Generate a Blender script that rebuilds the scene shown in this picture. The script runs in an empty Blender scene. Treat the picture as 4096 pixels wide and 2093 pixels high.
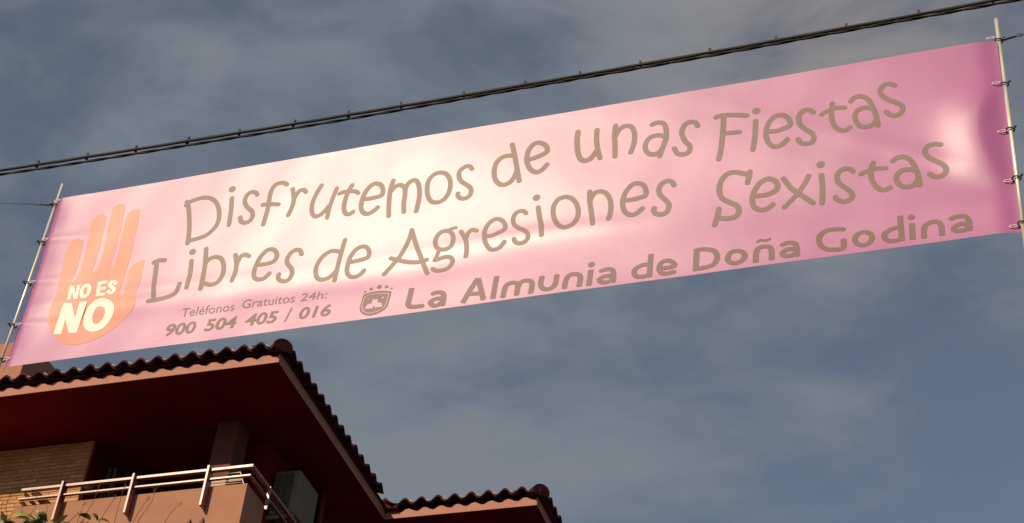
import bpy, bmesh, math, random
from mathutils import Vector, Matrix
from mathutils.geometry import delaunay_2d_cdt
random.seed(7)
S = bpy.context.scene
COL = S.collection

# ------------------------------------------------------------------ camera
cam_data = bpy.data.cameras.new('camera')
cam = bpy.data.objects.new('camera', cam_data)
COL.objects.link(cam)
cam_data.sensor_width = 36.0
cam_data.lens = 6666.3 / 4096 * 36
cam_data.clip_start = 0.05
cam_data.clip_end = 3000
EL, ROLL, AZ = 0.6905, 0.1001, -0.3612          # elevation, roll, heading (rad)
f = Vector((math.sin(AZ)*math.cos(EL), math.cos(AZ)*math.cos(EL), math.sin(EL)))
r0 = Vector((math.cos(AZ), -math.sin(AZ), 0)); u0 = r0.cross(f)
R = math.cos(ROLL)*r0 + math.sin(ROLL)*u0
U = -math.sin(ROLL)*r0 + math.cos(ROLL)*u0
cam.matrix_world = Matrix((R, U, -f)).transposed().to_4x4()
S.camera = cam

# ------------------------------------------------------------------ light
SUN_EL, SUN_AZ = math.radians(29.8), math.radians(21.3)    # azimuth measured from -Y towards -X
SUN = Vector((-math.sin(SUN_AZ)*math.cos(SUN_EL), -math.cos(SUN_AZ)*math.cos(SUN_EL), math.sin(SUN_EL)))
sd = bpy.data.lights.new('sun', 'SUN')
sd.energy = 4.3
sd.angle = math.radians(0.6)
sd.color = (1.0, 0.80, 0.55)
sun = bpy.data.objects.new('sun', sd)
COL.objects.link(sun)
sun.rotation_euler = SUN.to_track_quat('Z', 'Y').to_euler()

W = bpy.data.worlds.new('World'); S.world = W; W.use_nodes = True
nt = W.node_tree; N = nt.nodes; Lk = nt.links
for n in list(N): N.remove(n)
out = N.new('ShaderNodeOutputWorld'); bg = N.new('ShaderNodeBackground')
sky = N.new('ShaderNodeTexSky'); sky.sky_type = 'NISHITA'; sky.sun_disc = False
sky.sun_elevation = SUN_EL; sky.sun_rotation = math.radians(180) + SUN_AZ
sky.air_density = 1.0; sky.dust_density = 0.5; sky.ozone_density = 1.0
bg.inputs['Strength'].default_value = 0.10
tc = N.new('ShaderNodeTexCoord')
def noise(scale, detail, rough, vec, dist=0.0, loc=(0, 0, 0), scl=(1, 1, 1), rot=(0, 0, 0)):
    mp = N.new('ShaderNodeMapping'); mp.inputs['Location'].default_value = loc
    mp.inputs['Scale'].default_value = scl; mp.inputs['Rotation'].default_value = rot
    Lk.new(vec, mp.inputs['Vector'])
    n = N.new('ShaderNodeTexNoise'); n.inputs['Scale'].default_value = scale
    n.inputs['Detail'].default_value = detail; n.inputs['Roughness'].default_value = rough
    n.inputs['Distortion'].default_value = dist
    Lk.new(mp.outputs['Vector'], n.inputs['Vector']); return n.outputs['Fac']
n1 = noise(5.0, 5, 0.52, tc.outputs['Generated'], 0.5, loc=(0.31, 0.12, 0.4), scl=(1.0, 1.4, 2.0), rot=(0.3, 0.25, 0.5))
n2 = noise(15.0, 6, 0.55, tc.outputs['Generated'], 0.6, loc=(1.3, 0.7, 0.1), scl=(0.8, 1.5, 2.4), rot=(0.3, 0.25, 0.5))
mx = N.new('ShaderNodeMath'); mx.operation = 'MULTIPLY_ADD'
Lk.new(n2, mx.inputs[0]); mx.inputs[1].default_value = 0.30
mul = N.new('ShaderNodeMath'); mul.operation = 'MULTIPLY'; Lk.new(n1, mul.inputs[0]); mul.inputs[1].default_value = 0.80
Lk.new(mul.outputs[0], mx.inputs[2])
rp = N.new('ShaderNodeValToRGB')
rp.color_ramp.elements[0].position = 0.42; rp.color_ramp.elements[0].color = (0.12, 0.12, 0.12, 1)
rp.color_ramp.elements[1].position = 0.72; rp.color_ramp.elements[1].color = (1, 1, 1, 1)
rp.color_ramp.interpolation = 'EASE'
BLOBS = [(-0.444, 0.5685, 0.6925, 308.0, 0.0553), (-0.3292, 0.6052, 0.7248, 308.0, 0.0387), (-0.0588, 0.671, 0.7391, 142.0, 0.1094), (-0.5018, 0.5784, 0.6431, 308.0, -0.0608), (-0.2807, 0.6557, 0.7009, 434.0, -0.0331), (-0.3627, 0.7648, 0.5325, 193.0, 0.0939), (-0.2335, 0.7933, 0.5623, 308.0, 0.0553), (-0.1638, 0.8216, 0.546, 657.0, 0.0331), (-0.0105, 0.8488, 0.5287, 252.0, -0.0663), (-0.1532, 0.8418, 0.5176, 657.0, -0.0553), (-0.0218, 0.8077, 0.5891, 434.0, -0.0331), (-0.5055, 0.5261, 0.6839, 434.0, -0.0553), (-0.0975, 0.79, 0.6053, 434.0, 0.0331), (-0.2775, 0.7473, 0.6038, 1111.0, -0.0221), (-0.0872, 0.8234, 0.5607, 308.0, 0.0608), (-0.1772, 0.6686, 0.7222, 494.0, 0.0331)]
acc = mx.outputs[0]
for (bx, by, bz, kk, aa) in BLOBS:          # broad cloud banks and clear patches: direction, 1/width^2, amount
    vm = N.new('ShaderNodeVectorMath'); vm.operation = 'DOT_PRODUCT'; vm.inputs[1].default_value = (bx, by, bz)
    nz = N.new('ShaderNodeVectorMath'); nz.operation = 'NORMALIZE'; Lk.new(tc.outputs['Generated'], nz.inputs[0]); Lk.new(nz.outputs[0], vm.inputs[0])
    m1 = N.new('ShaderNodeMath'); m1.operation = 'MULTIPLY_ADD'; Lk.new(vm.outputs['Value'], m1.inputs[0]); m1.inputs[1].default_value = kk; m1.inputs[2].default_value = -kk
    m2 = N.new('ShaderNodeMath'); m2.operation = 'EXPONENT'; Lk.new(m1.outputs[0], m2.inputs[0])
    m3 = N.new('ShaderNodeMath'); m3.operation = 'MULTIPLY_ADD'; Lk.new(m2.outputs[0], m3.inputs[0]); m3.inputs[1].default_value = aa
    Lk.new(acc, m3.inputs[2]); acc = m3.outputs[0]
Lk.new(acc, rp.inputs[0])
hsv = N.new('ShaderNodeHueSaturation'); hsv.inputs['Saturation'].default_value = 0.80
hsv.inputs['Value'].default_value = 0.78
Lk.new(sky.outputs['Color'], hsv.inputs['Color'])
mc = N.new('ShaderNodeMixRGB'); mc.blend_type = 'MIX'
Lk.new(rp.outputs['Color'], mc.inputs['Fac'])
Lk.new(hsv.outputs['Color'], mc.inputs['Color1'])
wv = N.new('ShaderNodeVectorMath'); wv.operation = 'DOT_PRODUCT'; Lk.new(nz.outputs[0], wv.inputs[0]); wv.inputs[1].default_value = (-0.058, 0.6668, 0.743)   # a warmer bank
w1 = N.new('ShaderNodeMath'); w1.operation = 'MULTIPLY_ADD'; Lk.new(wv.outputs['Value'], w1.inputs[0]); w1.inputs[1].default_value = 178.0; w1.inputs[2].default_value = -178.0
w2 = N.new('ShaderNodeMath'); w2.operation = 'EXPONENT'; Lk.new(w1.outputs[0], w2.inputs[0])
wc = N.new('ShaderNodeMixRGB'); Lk.new(w2.outputs[0], wc.inputs['Fac'])
wc.inputs['Color1'].default_value = (2.00, 2.26, 2.62, 1); wc.inputs['Color2'].default_value = (3.0, 2.78, 2.66, 1)
Lk.new(wc.outputs['Color'], mc.inputs['Color2'])
Lk.new(mc.outputs['Color'], bg.inputs['Color'])
Lk.new(bg.outputs[0], out.inputs['Surface'])

S.view_settings.view_transform = 'Standard'
S.view_settings.look = 'None'
S.view_settings.exposure = 0.0
S.view_settings.gamma = 1.0
S.view_settings.use_curve_mapping = False

# ------------------------------------------------------------------ helpers
def tag(o, label=None, cat=None, group=None, kind=None):
    if label: o['label'] = label
    if cat: o['category'] = cat
    if group: o['group'] = group
    if kind: o['kind'] = kind
    return o
def empty(name, loc, label, cat, group=None):
    o = bpy.data.objects.new(name, None); COL.objects.link(o); o.location = loc
    o.empty_display_size = 0.1
    return tag(o, label, cat, group)
def link(name, mesh, parent=None, loc=None, rotz=0.0):
    """mesh data in the coordinates given; parent is always an unrotated Empty or an identity part"""
    o = bpy.data.objects.new(name, mesh); COL.objects.link(o)
    if parent is not None: o.parent = parent
    if loc is not None: o.location = loc
    o.rotation_euler[2] = rotz
    return o
def worldpos(p):
    v = Vector((0, 0, 0))
    while p is not None: v += p.location; p = p.parent
    return v
class MB:
    def __init__(self): self.v = []; self.f = []
    def box(self, a, b, taper=None):
        x0, y0, z0 = a; x1, y1, z1 = b; n = len(self.v)
        self.v += [(x0,y0,z0),(x1,y0,z0),(x1,y1,z0),(x0,y1,z0),(x0,y0,z1),(x1,y0,z1),(x1,y1,z1),(x0,y1,z1)]
        self.f += [tuple(n+i for i in q) for q in ((0,3,2,1),(4,5,6,7),(0,1,5,4),(1,2,6,5),(2,3,7,6),(3,0,4,7))]
        return self
    def tube(self, pts, r, seg=8, closed=False, cap=True):
        pts = [Vector(p) for p in pts]; n0 = len(self.v); k = len(pts)
        rr = r if isinstance(r, (list, tuple)) else [r]*k
        up = None
        for i, p in enumerate(pts):
            a = pts[i-1] if (i > 0 or closed) else p
            b = pts[(i+1) % k] if (i < k-1 or closed) else p
            t = (b-a).normalized()
            if up is None:
                up = Vector((0,0,1)) if abs(t.z) < 0.9 else Vector((1,0,0))
            s = t.cross(up).normalized(); w = s.cross(t).normalized(); up = w
            for j in range(seg):
                an = 2*math.pi*j/seg
                self.v.append(tuple(p + (s*math.cos(an)+w*math.sin(an))*rr[i]))
        m_ = k if closed else k-1
        for i in range(m_):
            for j in range(seg):
                a = n0+i*seg+j; b = n0+i*seg+(j+1) % seg; c = n0+((i+1) % k)*seg+(j+1) % seg; d = n0+((i+1) % k)*seg+j
                self.f.append((a, b, c, d))
        if cap and not closed:
            self.f.append(tuple(n0+j for j in reversed(range(seg))))
            self.f.append(tuple(n0+(k-1)*seg+j for j in range(seg)))
        return self
    def mesh(self, name, mat, smooth=False, bevel=0.0):
        me = bpy.data.meshes.new(name); me.from_pydata(self.v, [], self.f); me.update()
        bm = bmesh.new(); bm.from_mesh(me)
        bmesh.ops.recalc_face_normals(bm, faces=bm.faces)
        if bevel > 0:
            bmesh.ops.bevel(bm, geom=[e for e in bm.edges if len(e.link_faces) == 2 and e.calc_face_angle(0) > 0.6],
                            offset=bevel, segments=2, affect='EDGES', profile=0.5)
        bm.to_mesh(me); bm.free()
        if mat: me.materials.append(mat)
        if smooth:
            for p in me.polygons: p.use_smooth = True
        return me
    def obj(self, name, mat, parent=None, smooth=False, bevel=0.0):
        me = self.mesh(name, mat, smooth, bevel)
        w = worldpos(parent)
        if w.length > 0: me.transform(Matrix.Translation(-w))
        return link(name, me, parent)

def material(name, color, rough=0.6, var=0.12, scale=6.0, bump=0.0, bscale=60.0, metal=0.0, spec=0.5, c2=None, stretch=(1,1,1), ior=None, rnd=0.0):
    m = bpy.data.materials.new(name); m.use_nodes = True
    t = m.node_tree; nd = t.nodes; b = nd['Principled BSDF']
    co = nd.new('ShaderNodeTexCoord'); mp = nd.new('ShaderNodeMapping'); mp.inputs['Scale'].default_value = stretch
    t.links.new(co.outputs['Object'], mp.inputs['Vector'])
    n = nd.new('ShaderNodeTexNoise'); n.inputs['Scale'].default_value = scale; n.inputs['Detail'].default_value = 6
    n.inputs['Roughness'].default_value = 0.6
    t.links.new(mp.outputs[0], n.inputs['Vector'])
    rmp = nd.new('ShaderNodeValToRGB'); e = rmp.color_ramp.elements
    e[0].position = 0.3; e[1].position = 0.72
    lo = tuple(c*(1-var) for c in color) if c2 is None else c2
    hi = tuple(min(1, c*(1+var)) for c in color)
    e[0].color = (*lo, 1); e[1].color = (*hi, 1)
    t.links.new(n.outputs['Fac'], rmp.inputs['Fac'])
    if rnd > 0:
        oi = nd.new('ShaderNodeObjectInfo'); mr = nd.new('ShaderNodeMapRange')
        mr.inputs['To Min'].default_value = 1-rnd; mr.inputs['To Max'].default_value = 1+rnd
        t.links.new(oi.outputs['Random'], mr.inputs['Value'])
        mm = nd.new('ShaderNodeMixRGB'); mm.blend_type = 'MULTIPLY'; mm.inputs['Fac'].default_value = 1
        t.links.new(rmp.outputs['Color'], mm.inputs['Color1']); t.links.new(mr.outputs['Result'], mm.inputs['Color2'])
        t.links.new(mm.outputs['Color'], b.inputs['Base Color'])
    else:
        t.links.new(rmp.outputs['Color'], b.inputs['Base Color'])
    b.inputs['Roughness'].default_value = rough; b.inputs['Metallic'].default_value = metal
    b.inputs['Specular IOR Level'].default_value = spec
    if ior: b.inputs['IOR'].default_value = ior
    if bump > 0:
        n2 = nd.new('ShaderNodeTexNoise'); n2.inputs['Scale'].default_value = bscale; n2.inputs['Detail'].default_value = 4
        t.links.new(mp.outputs[0], n2.inputs['Vector'])
        bp = nd.new('ShaderNodeBump'); bp.inputs['Strength'].default_value = bump; bp.inputs['Distance'].default_value = 0.01
        t.links.new(n2.outputs['Fac'], bp.inputs['Height']); t.links.new(bp.outputs['Normal'], b.inputs['Normal'])
    return m

# ------------------------------------------------------------------ banner print outlines (metres in the plane of the cloth)
LINE_TOP=[[(.0379,0,[(1.1642,1.347),(1.1901,1.2824),(1.2134,1.1925),(1.2349,1.0909),(1.246,1.0114),(1.2505,.9402)]),(.0378,0,[(1.1633,1.3139),(1.1801,1.3373),
(1.2317,1.353),(1.2849,1.3609),(1.3359,1.3533),(1.3855,1.3253),(1.4253,1.2782),(1.4554,1.2069),(1.4664,1.1332),(1.4595,1.0762),(1.4317,1.0297),
(1.3865,.9897),(1.326,.9716),(1.2603,.964)])],[(.0376,0,[(1.5406,1.3113),(1.5546,1.1886),(1.5608,1.0579)]),
(.0588,2,[(1.5285,1.3979)])],[(.0373,0,[(1.7477,1.3044),(1.7312,1.3293),(1.7022,1.3401),(1.6717,1.3307),(1.6546,1.2944),(1.6572,1.2479),
(1.6837,1.2005),(1.7235,1.1606),(1.7417,1.1216),(1.7384,1.0835),(1.7167,1.0586),(1.6826,1.0564),(1.6547,1.0763),
(1.6422,1.1127)])],[(.0376,0,[(1.9769,1.3595),(1.9493,1.38),(1.9084,1.3846),(1.8746,1.3647),(1.857,1.3152),(1.8542,1.2436),(1.857,1.1715),
(1.8513,1.0886),(1.8427,1.0133)]),(.0371,0,[(1.8103,1.1997),(1.8685,1.1953),(1.9375,1.1798)])],[(.0368,0,[(2.0313,1.3069),(2.0443,1.2533),
(2.0554,1.1992),(2.0508,1.1354),(2.0313,1.0671)]),(.0371,0,[(2.0568,1.2119),(2.0699,1.2517),(2.0914,1.2803),(2.1226,1.2829),
(2.1412,1.2597)])],[(.0362,0,[(2.2592,1.3014),(2.231,1.2308),(2.212,1.1566),(2.2121,1.0865),(2.226,1.0408),(2.2513,1.0146),(2.2889,1.022),
(2.319,1.0523),(2.3439,1.0909)]),(.035,0,[(2.3871,1.2498),(2.3674,1.1636),(2.351,1.0703),(2.3472,.9851)])],[(.0378,0,[(2.5047,1.2567),(2.4841,1.2113),
(2.4729,1.159),(2.4656,1.0994),(2.4685,1.045),(2.4859,1.0016),(2.515,.9876),(2.544,1.0029)]),(.0357,0,[(2.4141,1.194),(2.4497,1.2042),(2.4992,1.2016),
(2.5387,1.1927),(2.5622,1.1733)])],[(.038,0,[(2.6023,1.1094),(2.6598,1.1033),(2.7182,1.1091),(2.7502,1.1185),(2.7543,1.1596),(2.7404,1.203),
(2.7123,1.2302),(2.6736,1.2364),(2.6395,1.2088),(2.6141,1.1593),(2.6008,1.101),(2.6015,1.0404),(2.6141,.9979),(2.6412,.9697),(2.6737,.967),
(2.7083,.9872),(2.7301,1.0111)])],[(.0374,0,[(2.8246,1.2378),(2.8122,1.1688),(2.8121,1.0678),(2.8251,.9179)]),(.0374,0,[(2.8186,1.1406),
(2.8383,1.174),(2.8686,1.1885),(2.8992,1.1792),(2.9219,1.1478),(2.9288,1.0927),(2.9283,1.0126),(2.937,.9349)]),(.0373,0,[(2.9245,1.1271),
(2.9348,1.1723),(2.9574,1.2052),(2.994,1.2117),(3.0196,1.1762),(3.0349,1.1194),(3.0406,1.0447),(3.0361,.9726),
(3.0299,.9243)])],[(.0365,1,[(3.1977,1.2417),(3.238,1.2114),(3.2623,1.1561),(3.2682,1.1013),(3.2567,1.0369),(3.2253,.9899),(3.1799,.9753),
(3.136,.9935),(3.1064,1.0456),(3.0939,1.1081),(3.094,1.1753),(3.1202,1.2243),(3.155,1.2447)])],[(.0365,0,[(3.418,1.2348),(3.4043,1.2565),
(3.3797,1.2661),(3.3494,1.2538),(3.3261,1.2245),(3.3268,1.1772),(3.3486,1.1326),(3.3859,1.0986),(3.4178,1.0659),(3.4279,1.0307),(3.4171,.9932),
(3.3878,.9757),(3.3562,.9817),(3.3342,1.0036),(3.3306,1.0281)])],[(.039,0,[(3.7239,1.2983),(3.6748,1.3082),(3.6306,1.296),(3.5955,1.2525),
(3.5858,1.1791),(3.5983,1.1101),(3.628,1.0631),(3.6645,1.0461),(3.7079,1.0599),(3.7365,1.0997),(3.7507,1.1465)]),(.0391,0,[(3.7043,1.4067),
(3.7208,1.337),(3.7466,1.2139),(3.7765,1.0606)])],[(.0393,0,[(3.8309,1.2405),(3.8905,1.2545),(3.9402,1.2738),(3.9653,1.2972),(3.9616,1.3342),
(3.9337,1.3696),(3.894,1.388),(3.8565,1.3728),(3.828,1.3236),(3.8201,1.2578),(3.831,1.1971),(3.8605,1.1414),(3.9002,1.117),(3.9372,1.1303),
(3.9606,1.1588),(3.971,1.1733)])],[(.0412,0,[(4.1835,1.4323),(4.1806,1.3693),(4.1829,1.3014),(4.1923,1.2326),(4.2108,1.179),(4.24,1.1566),
(4.274,1.1621),(4.3037,1.1933),(4.3238,1.2307)]),(.0383,0,[(4.3213,1.4203),(4.321,1.3316),(4.3328,1.2372),
(4.3512,1.1606)])],[(.038,0,[(4.4546,1.4345),(4.4486,1.3471),(4.4547,1.2538),(4.456,1.1559)]),(.0382,0,[(4.4582,1.3408),(4.4794,1.3911),
(4.519,1.4166),(4.563,1.4055),(4.5862,1.3602),(4.5927,1.2918),(4.5842,1.2271),(4.5663,1.1705)])],[(.038,0,[(4.7167,1.3907),(4.7508,1.401),
(4.794,1.3859),(4.8143,1.3262),(4.8127,1.2398),(4.7878,1.159),(4.7701,1.0972)]),(.0375,0,[(4.804,1.2627),(4.7824,1.2772),(4.7516,1.2853),
(4.7088,1.2801),(4.676,1.2413),(4.6695,1.1848),(4.6878,1.14),(4.7248,1.1202),(4.7611,1.1291),(4.7877,1.1605),
(4.8031,1.2149)])],[(.0386,0,[(5.0317,1.3164),(5.0178,1.3484),(4.9807,1.3607),(4.9438,1.3424),(4.9234,1.2743),(4.9453,1.1979),(4.9773,1.1485),
(4.9725,1.0998),(4.9362,1.0818),(4.8941,1.0975),(4.8724,1.1445)])],[(.0394,0,[(5.1603,1.3681),(5.1954,1.3747),(5.2735,1.3662),(5.3709,1.3418)]),
(.0387,0,[(5.2116,1.3712),(5.2101,1.2884),(5.1994,1.1592),(5.1884,1.0641),(5.1747,.9945)]),(.036,0,[(5.2128,1.212),(5.2723,1.2077),
(5.3187,1.2037)])],[(.0384,0,[(5.4295,1.2804),(5.4228,1.1614),(5.4049,1.0318)]),(.0568,2,[(5.4363,1.3701)])],[(.0386,0,[(5.5082,1.1702),
(5.5667,1.1636),(5.6138,1.174),(5.6551,1.192),(5.6592,1.2295),(5.6399,1.2746),(5.6053,1.2986),(5.564,1.2951),(5.5218,1.2548),(5.4999,1.194),
(5.4958,1.1379),(5.5092,1.0745),(5.5403,1.0336),(5.5808,1.0276),(5.6163,1.0523),(5.6355,1.0748)])],[(.0378,0,[(5.8166,1.2799),(5.7987,1.3002),
(5.764,1.3094),(5.7342,1.2912),(5.7163,1.2459),(5.7249,1.1869),(5.7581,1.1393),(5.797,1.0989),(5.8109,1.0558),(5.797,1.0204),(5.7593,1.0123),
(5.7253,1.0273),(5.7057,1.0618)])],[(.0374,0,[(5.9453,1.3291),(5.9351,1.2558),(5.9383,1.1737),(5.9584,1.113),(5.9967,1.0768),(6.0282,1.0805),
(6.0477,1.094)]),(.0345,0,[(5.8711,1.2484),(5.9079,1.2699),(5.9665,1.2858),(6.0238,1.2773)])],[(.0377,0,[(6.0683,1.325),(6.0968,1.3516),
(6.1371,1.3525),(6.181,1.3165),(6.2054,1.2457),(6.2229,1.1609),(6.2278,1.0757)]),(.0372,0,[(6.2071,1.2274),(6.1821,1.2386),(6.1427,1.2472),
(6.1016,1.2277),(6.0865,1.1823),(6.0959,1.1239),(6.1277,1.0834),(6.1671,1.0782),(6.2018,1.0932),(6.2238,1.1286)])],[(.0373,0,[(6.3624,1.3994),
(6.3362,1.4177),(6.2962,1.4185),(6.2653,1.3841),(6.2707,1.3335),(6.3049,1.289),(6.3535,1.2538),(6.3931,1.2142),(6.3941,1.1721),(6.3683,1.1415),
(6.3289,1.1412),(6.2995,1.1645),(6.2905,1.1825)])]]
LINE_MIDDLE=[[(.0389,0,[(1.0058,.8039),(1.0401,.8173),(1.092,.8103)]),(.0381,0,[(1.0295,.8148),(1.0409,.704),(1.0532,.5902),(1.0772,.459)]),
(.0374,0,[(1.036,.4529),(1.104,.4547),(1.1893,.4664),(1.242,.4916),(1.2604,.5394),(1.2625,.5688)])],[(.0378,0,[(1.3156,.7687),(1.3295,.6559),
(1.3272,.5285)]),(.0548,2,[(1.3083,.8519)])],[(.0376,0,[(1.415,.8649),(1.4319,.742),(1.4397,.6375),(1.4437,.5349),(1.4419,.4997)]),
(.0374,0,[(1.4376,.7324),(1.4604,.7631),(1.5095,.7737),(1.5591,.7462),(1.5894,.6809),(1.5961,.603),(1.5732,.539),(1.5191,.5217),
(1.456,.5456)])],[(.037,0,[(1.6656,.7668),(1.6886,.6812),(1.6934,.6037),(1.6802,.5341)]),(.0374,0,[(1.6916,.6807),(1.7062,.7383),(1.7387,.7568),
(1.7762,.7392)])],[(.0371,0,[(1.8537,.6473),(1.9256,.6453),(1.9802,.6589),(1.9984,.6882),(1.9918,.7321),(1.9602,.7676),(1.9165,.7709),(1.8745,.7266),
(1.8488,.654),(1.8423,.5873),(1.8554,.5346),(1.8866,.5126),(1.929,.514),(1.9534,.5351),(1.9665,.5522)])],[(.0363,0,[(2.1924,.6872),(2.1769,.7197),
(2.1445,.7347),(2.1058,.7124),(2.0858,.6647),(2.0936,.621),(2.1304,.5726),(2.1453,.5282),(2.1327,.4803),(2.1007,.4631),(2.0594,.4774),(2.0427,.5035),
(2.043,.5327)])],[(.0356,0,[(2.4953,.6535),(2.4579,.6701),(2.4086,.6727),(2.3529,.6274),(2.3261,.5564),(2.3303,.489),(2.3549,.4452),(2.3986,.4314),
(2.4505,.4525),(2.4908,.5037)]),(.0356,0,[(2.5142,.7579),(2.5034,.669),(2.4913,.5452),(2.4827,.4101)])],[(.0356,0,[(2.5734,.5504),(2.6483,.556),
(2.708,.5707),(2.7153,.6154),(2.6957,.6566),(2.6585,.6757),(2.6126,.6584),(2.5789,.6054),(2.5657,.5326),(2.5689,.4657),(2.5993,.4236),(2.6413,.4166),
(2.679,.4391),(2.6942,.4612)])],[(.0355,0,[(3.0152,.759),(3.0091,.7023),(2.9852,.6148),(2.9529,.5408),(2.9177,.4903),(2.8509,.4017)]),
(.0352,0,[(3.0162,.7588),(3.0315,.7098),(3.0605,.6244),(3.1,.5267),(3.1359,.4364),(3.1692,.3586)]),(.0352,0,[(2.8867,.5323),(2.9385,.5082),
(3.0208,.4784),(3.0957,.4667),(3.1539,.4781)]),(.0359,0,[(3.0171,.7471),(3.022,.7)])],[(.035,1,[(3.289,.7041),(3.3143,.6824),(3.3309,.6337),
(3.3254,.578),(3.2965,.5491),(3.251,.5486),(3.216,.5744),(3.2014,.6224),(3.2096,.6724),(3.2339,.7025),(3.2654,.7095)]),(.0265,0,[(3.288,.7129),
(3.3145,.7236),(3.3409,.7264)]),(.0308,0,[(3.2353,.5457),(3.2261,.505),(3.2112,.4638)]),(.0345,0,[(3.2138,.4651),(3.2415,.4698),(3.2859,.4796),
(3.3232,.4704),(3.3433,.4429),(3.339,.4075),(3.311,.3735),(3.2669,.3643),(3.23,.3705),(3.206,.3901)])],[(.0347,0,[(3.3814,.6847),(3.4052,.6433),
(3.4261,.5942),(3.4365,.536),(3.4387,.4907),(3.4361,.4588)]),(.0352,0,[(3.4238,.6173),(3.4354,.6607),(3.4602,.6859),
(3.4943,.673)])],[(.0351,0,[(3.5674,.6076),(3.6124,.6092),(3.6559,.6269),(3.6945,.6483),(3.7012,.6755),(3.6841,.7186),(3.6499,.7477),(3.6136,.7486),
(3.5757,.7154),(3.5556,.6619),(3.5578,.6048),(3.5731,.5457),(3.6046,.4954),(3.637,.4842),(3.6718,.4949),(3.696,.5241),
(3.7046,.5394)])],[(.0344,0,[(3.8434,.7649),(3.8276,.7839),(3.7955,.791),(3.7654,.7724),(3.7531,.7288),(3.7637,.6813),(3.798,.6439),(3.8358,.6173),
(3.865,.5839),(3.8693,.5439),(3.8481,.5141),(3.8131,.5075),(3.7828,.5256),(3.7719,.5511)])],[(.0374,0,[(3.9282,.7989),(3.9424,.7125),(3.9592,.6301),
(3.9654,.5528)]),(.0553,2,[(3.9109,.8875)])],[(.037,1,[(4.1277,.8551),(4.1674,.8308),(4.1987,.7816),(4.2137,.7236),(4.2099,.6633),(4.1843,.6135),
(4.1431,.5908),(4.1001,.5985),(4.0614,.648),(4.0388,.7193),(4.0383,.787),(4.0615,.8384),(4.0942,.854)])],[(.0371,0,[(4.2883,.8729),(4.2907,.7951),
(4.3051,.6944),(4.3195,.5889)]),(.0373,0,[(4.2955,.7942),(4.3101,.8346),(4.3374,.8604),(4.3803,.8553),(4.4149,.8209),(4.4362,.7615),(4.4413,.6934),
(4.4356,.64),(4.4283,.6112)])],[(.0372,0,[(4.5304,.7517),(4.5865,.7484),(4.6421,.758),(4.6766,.771),(4.6792,.8134),(4.6626,.8597),(4.6291,.8835),
(4.587,.8805),(4.5463,.8327),(4.5248,.7754),(4.5212,.7211),(4.5334,.6642),(4.5626,.6256),(4.6,.6169),(4.6363,.639),
(4.6574,.6604)])],[(.0384,0,[(4.8701,.8244),(4.8557,.8561),(4.8254,.87),(4.7885,.8538),(4.7685,.8146),(4.7741,.7646),(4.8051,.7161),(4.8335,.6745),
(4.8364,.6378),(4.8211,.5987),(4.7848,.5863),(4.7478,.6015),(4.7343,.6298),(4.7384,.6489)])],[(.0395,0,[(5.3796,.8441),(5.3723,.7999),
(5.3629,.7563)]),(.0393,0,[(5.3774,.8263),(5.3335,.8377),(5.2794,.8621),(5.2249,.8518),(5.1872,.7996),(5.1741,.7203),(5.1935,.6535),(5.2438,.6082),
(5.2904,.5709),(5.3013,.5176),(5.2763,.4799),(5.223,.473),(5.1763,.4878)]),(.0387,0,[(5.1697,.566),(5.1596,.5041),
(5.1414,.4327)])],[(.0391,0,[(5.3981,.6352),(5.4646,.6288),(5.5247,.6423),(5.5566,.6737),(5.553,.7192),(5.5271,.7514),(5.4872,.761),(5.4398,.7323),
(5.4019,.6676),(5.3897,.6074),(5.4,.5433),(5.4359,.5101),(5.4755,.5072),(5.5089,.5273),(5.5224,.5398)])],[(.0383,0,[(5.5983,.7447),(5.6442,.6567),
(5.6886,.6037),(5.7392,.5499),(5.7798,.5027)]),(.036,0,[(5.7629,.7366),(5.7233,.6593),(5.6682,.581),(5.5951,.5015)])],[(.0381,0,[(5.844,.7252),
(5.8461,.6177),(5.8377,.4918)]),(.0574,2,[(5.8431,.8156)])],[(.0376,0,[(6.0461,.7192),(6.0246,.7432),(5.9824,.7471),(5.9482,.7136),(5.9465,.6515),
(5.9817,.6004),(6.0183,.5581),(6.03,.5121),(6.0047,.4821),(5.9629,.4813),(5.9308,.5091),(5.9251,.5251)])],[(.0374,0,[(6.1769,.7648),(6.16,.6984),
(6.1603,.6274),(6.1851,.561),(6.2212,.5278),(6.25,.531),(6.2677,.5389)]),(.0341,0,[(6.0948,.6864),(6.1358,.7032),(6.1881,.7151),
(6.2519,.7069)])],[(.0376,0,[(6.3021,.7566),(6.3272,.7766),(6.3721,.7765),(6.414,.7367),(6.44,.6605),(6.4503,.5881),(6.45,.5271)]),
(.0372,0,[(6.43,.6537),(6.3898,.6687),(6.3382,.6586),(6.3129,.6151),(6.3193,.57),(6.3484,.5329),(6.3919,.5245),(6.4315,.5481),
(6.4479,.5974)])],[(.0372,0,[(6.6072,.8298),(6.569,.844),(6.5268,.8347),(6.5057,.7941),(6.5197,.7465),(6.5636,.7021),(6.6073,.6606),(6.6235,.6152),
(6.5971,.5784),(6.5529,.5741),(6.5197,.6051)])]]
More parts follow.
